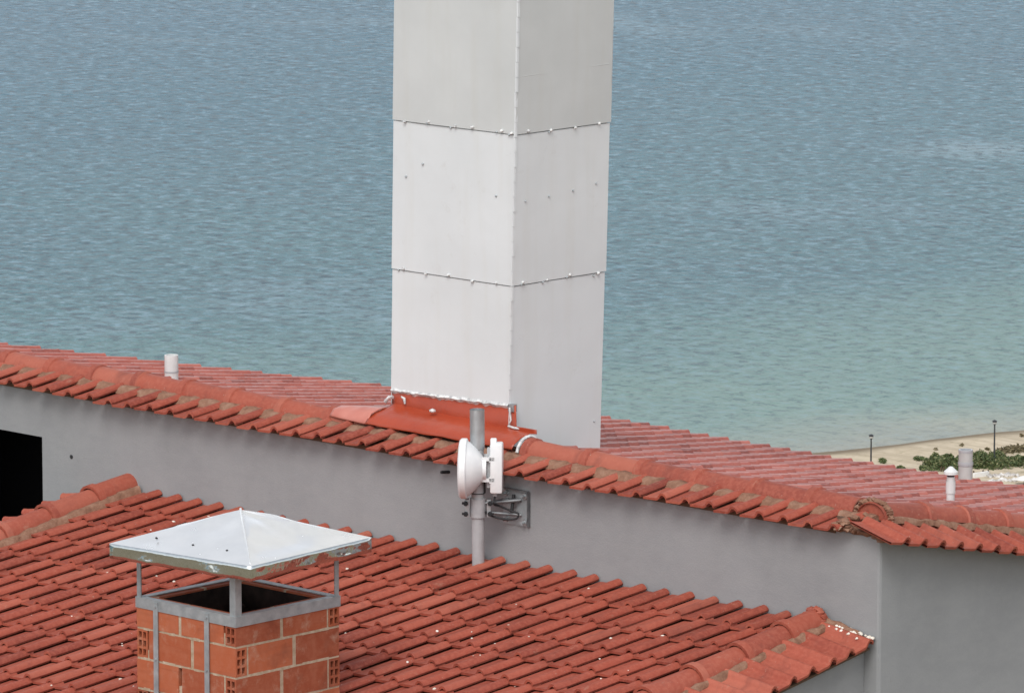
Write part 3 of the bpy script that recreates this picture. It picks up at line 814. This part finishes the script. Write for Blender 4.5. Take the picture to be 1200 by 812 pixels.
# crumbs of mortar scattered over the tiles
mt = MB(); cnt = 0
def tile_top(X, Y):
    u = (X - ph2) % P2
    for (xa, za), (xb, zb_) in zip(PROF[:-1], PROF[1:]):
        if xa <= u <= xb: zz_ = za + (zb_ - za) * (u - xa) / (xb - xa); break
    else: zz_ = 0
    w = ((Y - 27.895) % .34)
    return z2(Y) + .022 + zz_ - .066 * w
for cxy in range(170):
    if cxy % 3 == 0: ccx, ccy = random.uniform(-30.2, -24.8), random.uniform(24.8, 28.1)
    X, Y = ccx + jit(.13), ccy + jit(.13)
    if random.random() < .5: X, Y = random.uniform(-30.3, -24.7), random.uniform(24.4, 28.1)
    if abs(X - CHX) < .55 and abs(Y - CHY) < .55: continue
    mt.lump((X, Y, tile_top(X, Y) + .002), random.choice((.005, .006, .008, .009, .013)), cxy, .6)
kind(mt.build('mortar_crumbs', M['crumb'], roof2, 60), 'stuff')

# ------------------------------------------------------------------ hollow-brick chimney with its steel cowl
chim = empty('brick_chimney', (CHX, CHY, z2(CHY)), 'orange hollow-brick chimney with a steel pyramid cowl standing on the lower roof', 'chimney')
BW, BH, BL, CRS = .092, .178, .374, .1905
ZTOP = 112.333                               # top of the brickwork
def brick_mesh(name, L, end):
    """brick along x from 0 to L, y 0..BW inward, z 0..BH; perforated face at x=0 if end<0 else x=L"""
    b = MB(); vs = []; fs = []
    ys = [0, .013, .040, .052, .079, BW]; zs = [0, .014, .054, .068, .108, .122, .162, BH]
    xe = 0 if end < 0 else L; xi = xe + (.07 if end < 0 else -.07); xo = L if end < 0 else 0
    nz = len(zs)
    for y in ys:
        for z in zs: vs.append((xe, y, z))
    for i in range(5):
        for j in range(7):
            q = (i * nz + j, i * nz + j + 1, (i + 1) * nz + j + 1, (i + 1) * nz + j)
            if i in (1, 3) and j in (1, 3, 5):
                o = len(vs); vs += [(xi, ys[i], zs[j]), (xi, ys[i], zs[j + 1]), (xi, ys[i + 1], zs[j + 1]), (xi, ys[i + 1], zs[j])]
                for a in range(4): fs.append((q[a], q[(a + 1) % 4], o + (a + 1) % 4, o + a))
                fs.append((o, o + 1, o + 2, o + 3))
            else: fs.append(q)
    o = len(vs); vs += [(xo, 0, 0), (xo, 0, BH), (xo, BW, BH), (xo, BW, 0)]
    e0, e1, e2, e3 = 0, nz - 1, 5 * nz + nz - 1, 5 * nz
    fs += [tuple(range(nz)) + (o + 1, o), tuple(5 * nz + j for j in reversed(range(nz))) + (o + 3, o + 2),
           tuple(i * nz + nz - 1 for i in range(6)) + (o + 2, o + 1), tuple(i * nz for i in reversed(range(6))) + (o, o + 3), (o, o + 1, o + 2, o + 3)]
    b.add(vs, fs); return b.mesh(name, M['brick'])
bk_first = brick_mesh('brick', BL, -1); bk_last = brick_mesh('brick', BL, 1)
H2 = CHL / 2
mort = MB()
NC = 8
for cN in range(NC):
    ztop = ZTOP - cN * CRS; zb_ = ztop - BH
    typ = cN % 2                              # 0: A, 1: B
    for s in range(4):
        rot = Matrix.Translation((CHX, CHY, zb_)) @ Matrix.Rotation(s * math.pi / 2, 4, 'Z')
        start = -H2 if typ == 0 else -H2 + BW + .016
        end = H2 - BW - .016 if typ == 0 else H2
        gap = (end - start) - 2 * BL
        xs_ = (start, start + BL + gap)
        for j in range(2):
            me = (bk_first if j == 0 else bk_last)
            m = rot @ Matrix.Translation((xs_[j], -H2 + jit(.0025), jit(.0015))) @ Matrix.Rotation(jit(.006), 4, 'Z')
            put('brick', me, chim, m)
        # vertical joints: some flush, some raked out and dark
        for xj, wj in ((start + BL, gap), ((end, .016) if typ == 0 else (start - .016, .016))):
            rec = random.choice((.004, .006, .03))
            fill = 1 if rec < .02 else random.uniform(.25, .5)
            mort.box(xj - .002, xj + wj + .002, -H2 + .003 + (0 if fill == 1 else .002), -H2 + BW - .004, -.002, BH * fill, rot)
            if fill < 1: mort.box(xj - .002, xj + wj + .002, -H2 + .045, -H2 + BW - .006, BH * fill, BH + .004, rot)
        # bed joint with a little squeeze-out
        nb = 14; L0 = -H2 + .004; L1 = H2 - BW
        for i in range(nb):
            xa = L0 + (L1 - L0) * i / nb; xb = L0 + (L1 - L0) * (i + 1) / nb
            out = .002 + .005 * noise.noise(Vector((xa * 9, cN * 3.1, s * 7)))
            mort.box(xa, xb, -H2 + .003 - out, -H2 + BW - .003, -(CRS - BH) - .003, .003 + .003 * noise.noise(Vector((xa * 13, cN, s))), rot)
mort.build('mortar', M['joint'], chim)
b = MB()                                      # flue lining and floor
i0 = H2 - BW - .005; zf_ = ZTOP - 1.1
vs = [(CHX + sx * i0, CHY + sy * i0, z) for z in (zf_, ZTOP - .012) for sx, sy in ((-1, -1), (1, -1), (1, 1), (-1, 1))]
b.add(vs, [(0, 1, 5, 4), (1, 2, 6, 5), (2, 3, 7, 6), (3, 0, 4, 7), (0, 3, 2, 1)]); b.build('flue', M['soot_and_shade'], chim)
b = MB()
for i in range(14):
    a = random.random() * 6.28; b.lump((CHX + .26 * math.cos(a), CHY + .26 * math.sin(a), ZTOP - .13 + jit(.05)), random.uniform(.02, .05), i, .7)
b.build('soot_debris', M['soot_and_shade'], chim, 50)
# angle-iron frame round the top
b = MB(); ho = H2 + .006; hi = H2 - .045; zt0, zt1 = ZTOP - .058, ZTOP + .008
for s in range(4):
    rot = Matrix.Translation((CHX, CHY, 0)) @ Matrix.Rotation(s * math.pi / 2, 4, 'Z')
    e0 = -ho + .0; e1 = ho - .006
    b.box(e0, e1, -ho, -ho + .006, zt0, zt1, rot)
    b.box(e0 + .006, e1 - .04, -ho + .006, -hi, zt1 - .006, zt1 - .0005, rot)
frame = b.build('steel_frame', M['frame'], chim)
rotf = Matrix.Translation((CHX, CHY, 0))
for xs0 in (-.262, .195):
    MB().box(xs0 - .02, xs0 + .02, -ho - .0062, -ho - .0005, ZTOP - 1.3, ZTOP - .004, rotf).build('strap', M['frame'], chim)
    for dz in (.03, .36, .72):
        MB().tube([(CHX + xs0, CHY - ho - .005, ZTOP - dz), (CHX + xs0, CHY - ho - .013, ZTOP - dz)], .008, 8).build('bolt', M['frame'], chim)
# cowl
CC = Vector((-26.565, 25.285, 0)); ca = R(5.5); CS = .572; ZC0, ZC1, ZA = 112.607, 112.700, 112.892
crot = Matrix.Translation(CC) @ Matrix.Rotation(ca, 4, 'Z')
for s in range(4):
    rot = Matrix.Translation((CHX, CHY, 0)) @ Matrix.Rotation(s * math.pi / 2, 4, 'Z')
    w = .052 if s == 0 else .036
    b = MB(); b.box(H2 - w, H2 - .001, -H2 + .001, -H2 + .007, ZTOP - .0, ZC0 + .045, rot); b.box(H2 - .007, H2 - .001, -H2 + .007, -H2 + w, ZTOP - .0, ZC0 + .045, rot)
    b.build('post', M['frame'], chim)
b = MB()
NN = 16
for s in range(4):
    rot = crot @ Matrix.Rotation(s * math.pi / 2, 4, 'Z')
    vs = []; fs = []
    for j in range(NN + 1):                   # sloping sheet
        t = j / NN
        for i in range(NN + 1):
            u = (i / NN * 2 - 1) * (1 - t)
            q = Vector((u * CS, -CS * (1 - t), ZC1 + (ZA - ZC1) * t))
            e = min(1, 5 * min(t, 1 - t, (1 - abs(i / NN * 2 - 1)) if t < .98 else 0))
            w = (noise.noise(q * 3.2 + Vector((s * 5.3, 0, 0))) * .026 + noise.noise(q * 9 + Vector((s * 2.3, 8, 0))) * .004) * e
            vs.append(rot @ (q + Vector((0, -.35, 1)) * w))
    fs += [(j * (NN + 1) + i, j * (NN + 1) + i + 1, (j + 1) * (NN + 1) + i + 1, (j + 1) * (NN + 1) + i) for j in range(NN) for i in range(NN)]
    b.add(vs, fs)
cowl = b.build('cowl', M['steel'], chim, 25)
bmm = bmesh.new(); bmm.from_mesh(cowl.data); bmesh.ops.remove_doubles(bmm, verts=bmm.verts, dist=.0008); bmesh.ops.recalc_face_normals(bmm, faces=bmm.faces); bmm.to_mesh(cowl.data); bmm.free()
cowl.data.set_sharp_from_angle(angle=R(16))
b = MB()
for s in range(4):
    rot = crot @ Matrix.Rotation(s * math.pi / 2, 4, 'Z')
    vs = []; nu = 26
    for j in range(5):
        t = j / 4
        for i in range(nu + 1):
            u = i / nu * 2 - 1; q = Vector((u * CS, -CS, ZC1 - (ZC1 - ZC0) * t))
            e = min(1, (1 - abs(u)) * 6)
            w = (noise.noise(Vector((u * 3.0, t * .8, s * 4.4))) * .013 + noise.noise(Vector((u * 7, t * 2, s * 3.3 + 9))) * .006) * e * (0.15 + t)
            vs.append(rot @ (q + Vector((0, w, 0))))
    b.add(vs, [(j * (nu + 1) + i, (j + 1) * (nu + 1) + i, (j + 1) * (nu + 1) + i + 1, j * (nu + 1) + i + 1) for j in range(4) for i in range(nu)])
skirt = b.build('skirt', M['steel_rim'], cowl, 60)
for o in (skirt,):
    sm = o.modifiers.new('thick', 'SOLIDIFY'); sm.thickness = .002; sm.offset = 0
b = MB(); apex = crot @ Vector((0, 0, ZA)); frontc = crot @ Vector((CS, -CS, ZC1))
b.tube([frontc.lerp(apex, .05) + Vector((0, 0, .003)), frontc.lerp(apex, .6) + Vector((0, 0, .007)), apex + Vector((0, 0, .006))], [.004, .0065, .008], 6); b.build('seam_fold', M['steel'], cowl, 60)
for u, t in ((-.52, .22), (.02, .2), (.5, .2)):
    q = crot @ Vector((u * CS, -CS * (1 - t), ZC1 + (ZA - ZC1) * t + .004)); MB().lump(q, .0095, 3, .8).build('rivet', M['black'], cowl, 60)

# ------------------------------------------------------------------ dish antenna on its mast
PX, PY = -27.215, 28.06
ant = empty('dish_antenna', (PX, PY, 112.03), 'small white dish radio on a grey mast bracketed to the grey wall', 'antenna')
def lean(z): return Vector((PX - .006 * (z - 112.0), PY - .004 * (z - 112.0), z))
MB().tube([lean(111.9), lean(112.46), lean(112.83)], [.041, .042, .042], 20).build('mast', M['pole'], ant, 40)
b = MB(); c0_ = lean(112.825); c1_ = lean(113.085)
b.tube([c0_, c1_], [.0485, .0485], 20, cap=False); b.tube([c1_, c0_], [.043, .043], 20, cap=False); b.build('mast_sleeve', M['galv'], ant, 40)
right = Vector((math.cos(AZ), math.sin(AZ), 0)); fwd = Vector((-math.sin(AZ), math.cos(AZ), 0)); up = Vector((0, 0, 1))
# dish axis points along its beam: left of the view, a little away from it
beam = (-right * .995 + fwd * .07).normalized()
dc = lean(112.70) + beam * .105 - fwd * .055 + Vector((0, 0, .0))
side = beam.cross(up).normalized()
dm = Matrix((side, up, -beam)).transposed().to_4x4()     # local z = backwards
dm.translation = dc
if dm.determinant() < 0:
    dm = Matrix((-side, up, -beam)).transposed().to_4x4(); dm.translation = dc
rd = .196
MB().lathe([(0, -.022), (rd * .6, -.020), (rd * .96, -.012), (rd, -.004)], 36, dm).build('radome', M['plastic'], ant, 50)
MB().lathe([(rd, -.004), (rd + .003, .0), (rd + .003, .034), (rd - .004, .040), (rd - .012, .041)], 36, dm).build('rim', M['plastic'], ant, 30)
MB().lathe([(rd - .012, .040), (.165, .065), (.125, .105), (.088, .135), (.075, .142), (.072, .165), (0, .166)], 36, dm).build('reflector', M['plastic'], ant, 40)
# radio unit behind the mast
rc = lean(112.705) - beam * .115 - fwd * .03
rmx = Matrix((side, -beam, up)).transposed().to_4x4(); rmx.translation = rc
if rmx.determinant() < 0:
    rmx = Matrix((-side, -beam, up)).transposed().to_4x4(); rmx.translation = rc
def rounded_box(x0, x1, y0, y1, z0, z1, m, mat, name, parent, bev=.012):
    bm = bmesh.new(); bmesh.ops.create_cube(bm, size=1)
    for v in bm.verts: v.co = Vector(((x0 + x1) / 2 + v.co.x * (x1 - x0), (y0 + y1) / 2 + v.co.y * (y1 - y0), (z0 + z1) / 2 + v.co.z * (z1 - z0)))
    bmesh.ops.bevel(bm, geom=bm.edges, offset=bev, segments=2, affect='EDGES', profile=.5)
    me = bpy.data.meshes.new(name); bm.to_mesh(me); bm.free(); me.transform(m); me.materials.append(mat)
    for p_ in me.polygons: p_.use_smooth = True
    me.set_sharp_from_angle(angle=R(40))
    return put(name, me, parent)
radio = rounded_box(-.06, .06, -.030, .052, -.165, .165, rmx, M['plastic'], 'radio_unit', ant)
rounded_box(-.020, .022, -.03, .012, .15, .195, rmx, M['plastic'], 'latch', radio, .008)
MB().tube([rmx @ Vector((0, 0, -.16)), rmx @ Vector((0, 0, -.19))], .016, 10).build('cable_gland', M['plastic_grey'], radio, 40)
for dz in (-.075, .065):                       # clamp straps between dish and radio
    b = MB(); b.box(-.062, -.045, -.14, .0, dz - .014, dz + .014, rmx); b.box(.045, .06, -.10, .0, dz - .012, dz + .012, rmx); b.box(-.066, .06, -.034, -.020, dz - .02, dz + .02, rmx)
    b.build('clamp', M['plastic'], ant)
    b = MB(); b.tube([rmx @ Vector((-.068, -.05, dz)), rmx @ Vector((-.068, .02, dz))], .010, 8); b.build('bolt', M['plastic_grey'], ant, 40)
b = MB(); b.box(-.03, .03, -.05, -.02, -.13, .13, rmx); b.build('mount_plate', M['plastic_grey'], ant)
# wall bracket
bc = Vector((-27.06, YW, 112.425))
b = MB(); w = .118
b.box(bc.x - w, bc.x + w, YW - .008, YW - .001, bc.z - w, bc.z + w); plate = b.build('wall_plate', M['frame'], ant)
b = MB(); b.box(bc.x + w + .0005, bc.x + w + .006, YW - .03, YW - .001, bc.z - w, bc.z + w); b.box(bc.x - w, bc.x + w, YW - .03, YW - .0085, bc.z + w + .0005, bc.z + w + .006); b.build('plate_flange', M['bracket'], plate)
for sx in (-1, 1):
    for sz in (-1, 1):
        q = bc + Vector((sx * .088, -.006, sz * .088))
        b = MB(); b.tube([q, q + Vector((0, -.016, 0))], .021, 10); b.build('washer', M['galv'], plate, 40)
        b = MB(); b.tube([q + Vector((0, -.012, 0)), q + Vector((0, -.045, 0))], .011, 8); b.build('bolt', M['frame'], plate, 40)
cl = lean(112.43)
b = MB()
b.tube([bc + Vector((.05, -.01, .055)), cl + Vector((.04, .03, .03))], .013, 8); b.tube([bc + Vector((.05, -.01, -.045)), cl + Vector((.04, .03, -.03))], .011, 8); b.tube([bc + Vector((-.06, -.01, .05)), cl + Vector((.02, .04, .02))], .010, 8)
b.build('bracket_arm', M['bracket'], ant, 40)
b = MB(); b.tube([bc + Vector((.0, -.03, .09)), bc + Vector((0, -.05, -.03))], .012, 8); b.build('pivot_bolt', M['black'], ant, 40)
# mast clamp: two half shells, four black bolts each side
b = MB(); b.tube([cl + Vector((0, 0, -.062)), cl + Vector((0, 0, .062))], .0525, 20); b.build('mast_clamp', M['pole'], ant, 40)
for sgn in (-1, 1):
    MB().box(-.012, .012, -.03, .03, -.058, .058, Matrix.Translation(cl + right * (sgn * .072)) @ Matrix.Rotation(AZ, 4, 'Z')).build('clamp_ear', M['galv'], ant)
for sgn in (-1, 1):
    for dz in (-.035, .035):
        q = cl + right * (sgn * .080) + Vector((0, 0, dz))
        b = MB(); b.tube([q - fwd * .055, q + fwd * .03], .0085, 8); b.tube([q - fwd * .05, q - fwd * .036], .017, 6); b.tube([q - right * .004 - fwd * .03, q + right * (sgn * .025) - fwd * .03], .009, 6)
        b.build('bolt', M['black'], ant, 40)
b = MB(); b.tube([lean(112.525) + right * .0, lean(112.53)], .046, 18); b.build('tie_band', M['black'], ant, 40)
g0 = rmx @ Vector((0, 0, -.19))
pts = [g0, g0 + Vector((.01, -.02, -.05)), Vector((-27.12, 28.16, 112.44)), Vector((-27.03, 28.18, 112.415)), Vector((-26.985, 28.20, 112.40)), Vector((-27.00, 28.19, 112.365)), Vector((-27.08, 28.15, 112.36)), Vector((-27.16, 28.11, 112.38)), cl + Vector((.06, .01, -.02))]
sp = []
for i in range(len(pts) - 1):
    p0, p1, p2, p3 = pts[max(i - 1, 0)], pts[i], pts[i + 1], pts[min(i + 2, len(pts) - 1)]
    for j in range(5):
        t = j / 5; sp.append(.5 * ((2 * p1) + (p2 - p0) * t + (2 * p0 - 5 * p1 + 4 * p2 - p3) * t * t + (3 * p1 - p0 - 3 * p2 + p3) * t ** 3))
MB().tube(sp + [pts[-1]], .007, 8).build('cable', M['black'], ant, 60)
b = MB(); pc = [lean(112.66) + right * .035 - fwd * .03, lean(112.60) + right * .046 - fwd * .02, lean(112.53) + right * .047 - fwd * .015]
b.tube(pc, .006, 6); b.build('cable', M['black'], ant, 60)

# ================================================================== the beach
def beach(x, y, z=1.1):
    """ground point seen at a picture position, at real distance"""
    a = (x - 600) / 7093; bb = -(y - 406) / 7093
    F = math.cos(PITCH) + bb * math.sin(PITCH); U = -math.sin(PITCH) + bb * math.cos(PITCH)
    d = right * a + fwd * F + up * U; s = (z - 120) / U
    return Vector((0, 0, 120)) + d * s
def gz(P): return ground_z(P.x * QX + P.y * QY)
def lamp(P, h, label):
    t = empty('street_lamp', P, label, 'street lamp')
    MB().tube([P - up * .3, P + up * .9, P + up * .92, P + up * (h - .35)], [.17, .15, .10, .075], 10).build('post', M['lamp'], t, 40)
    MB().lathe([(.08, h - .4), (.20, h - .28), (.24, h - .02), (.30, h), (.12, h + .12), (0, h + .16)], 10, Matrix.Translation(P)).build('lamp_head', M['lamp'], t, 40)
    MB().lathe([(.10, h - .36), (.205, h - .27), (.235, h - .04)], 10, Matrix.Translation(P)).build('lamp_glass', M['lampglass'], t, 40)
P = beach(1020.5, 556); P.z = gz(P); lamp(P, 4.3, 'dark lamp post on bare sand close to the waterline')
P = beach(1165, 544); P.z = gz(P); lamp(P, 4.75, 'dark lamp post rising out of the green shrubs on the beach')
def shrub(P, w, dpt, h, n, mat, label, group):
    b = MB(); rnd = random.Random(int(P.x * 100) ^ int(P.y * 37))
    for i in range(n):
        while True:
            q = Vector((rnd.uniform(-1, 1), rnd.uniform(-1, 1), rnd.uniform(0, 1)))
            if q.length < 1 and noise.noise(Vector((q.x * w, q.y * dpt, q.z * h)) * 1.9 + P) > -.06: break
        c = P + right * (q.x * w) + fwd * (q.y * dpt) + up * (q.z * h * (.65 + .55 * noise.noise(Vector((q.x * 2.3, q.y * 2.3, P.x)))) + .02)
        d1 = Vector((rnd.uniform(-1, 1), rnd.uniform(-1, 1), rnd.uniform(-.3, 1))).normalized(); d2 = d1.cross(Vector((rnd.uniform(-1, 1), rnd.uniform(-1, 1), rnd.uniform(-1, 1)))).normalized()
        s = rnd.uniform(.08, .2)
        b.add([c - d1 * s, c + d2 * s * .5, c + d1 * s, c - d2 * s * .5], [(0, 1, 2, 3)])
    for i in range(5):
        b.tube([P + right * (rnd.uniform(-.5, .5) * w) - up * .1, P + right * (rnd.uniform(-.7, .7) * w) + up * (h * .6)], [.03, .012], 5)
    o = b.build('shrub', mat); return tag(o, label, 'shrub', group)
G1 = 'dark green shrubs in the beach thicket'
row = [(1092, 545, .75, 1.0), (1103, 546, .9, 1.2), (1115, 545, .9, 1.3), (1127, 545, .85, 1.25), (1142, 546, .9, 1.2), (1153, 545, .95, 1.3), (1164, 546, .9, 1.35), (1176, 544, .95, 1.3), (1188, 543, .95, 1.2), (1199, 542, .95, 1.2), (1098, 538, .6, .8), (1112, 538, .7, .8), (1150, 537, .8, .9), (1170, 536, .8, .9), (1210, 541, .9, 1.1)]
for x, y, w, h in row:
    P = beach(x, y); P.z = gz(P); shrub(P, w * random.uniform(1.0, 1.5), random.uniform(2.2, 4.2), h * random.uniform(.75, 1.25), 820, M['leaf'], 'dense dark green shrub in the thicket on the sand', G1)
G2 = 'straw-coloured bushes behind the thicket'
for x, y, w, h in ((1174, 529, .7, .6), (1183, 527, .8, .7), (1193, 526, .8, .75), (1203, 525, .8, .7)):
    P = beach(x, y); P.z = gz(P); shrub(P, w, 2.2, h, 330, M['leaf_dry'], 'straw-coloured dry bush on the seaward side of the thicket', G2)
for x, y, w, h, lab in ((1077, 536, .6, .45, 'low olive bush standing apart at the thicket end'), (1081, 549, .35, .5, 'small upright green tuft on sand near the roof edge'), (1056, 548, .5, .35, 'flat dark green tuft just beyond the roof tiles'), (1034, 538, .45, .25, 'flat tuft on the sand beside the waterline lamp post')):
    P = beach(x, y); P.z = gz(P); shrub(P, w, 1.4, h, 240, M['leaf'], lab, None)
G3 = 'dry tufts on open sand'
for x, y in ((1127, 520), (1097, 525), (1157, 525), (1197, 508)):
    P = beach(x, y); P.z = gz(P); shrub(P, .28, .9, .3, 90, M['leaf_dry'], 'tiny dry tuft alone on the open sand', G3)
# low white wall, pale rocks, posts and a parasol by the lane
P0, P1 = beach(1141, 561), beach(1158, 558.5); P0.z, P1.z = gz(P0), gz(P1)
d = (P1 - P0); L = d.length; m = axes(P0, d, up.cross(d))
b = MB(); b.box(0, L, -.15, .15, -.2, .55, m); o = b.build('low_wall', M['lime']); tag(o, 'low whitewashed wall behind the wide vent pipe', 'wall')
P0, P1 = beach(1147, 552), beach(1215, 543); 
G4 = 'pale rocks by the lane'
for i in range(16):
    x = 1160 + (i % 8) * 4.6 + jit(1.5); y = 567 - (i // 8) * 6 - (i % 8) * .35 + jit(1)
    P = beach(x, y); P.z = gz(P)
    b = MB(); b.lump(P + up * .12, random.uniform(.25, .45), i, .75); o = b.build('rock', M['rock'], None, 40); tag(o, 'pale weathered rock in the heap beside the lane', 'rock', G4)
G5 = 'brown stakes at the lane edge'
for x, y in ((1103, 552), (1106, 552), (1152, 556), (1158, 556), (1141, 557)):
    P = beach(x, y); P.z = gz(P); b = MB(); b.tube([P - up * .2, P + up * .45, P + up * .5], [.09, .08, .02], 6); o = b.build('stake', M['timber'], None, 40); tag(o, 'short brown wooden stake at the lane edge', 'stake', G5)
P = beach(1200, 570); P.z = gz(P); t = empty('parasol', P, 'white beach parasol open beside the heap of pale rocks', 'parasol')
MB().tube([P - up * .1, P + up * .85], .03, 6).build('pole', M['timber'], t, 40)
MB().lathe([(1.05, .62), (.6, .85), (.0, 1.0)], 10, Matrix.Translation(P)).build('canopy', M['lime'], t)
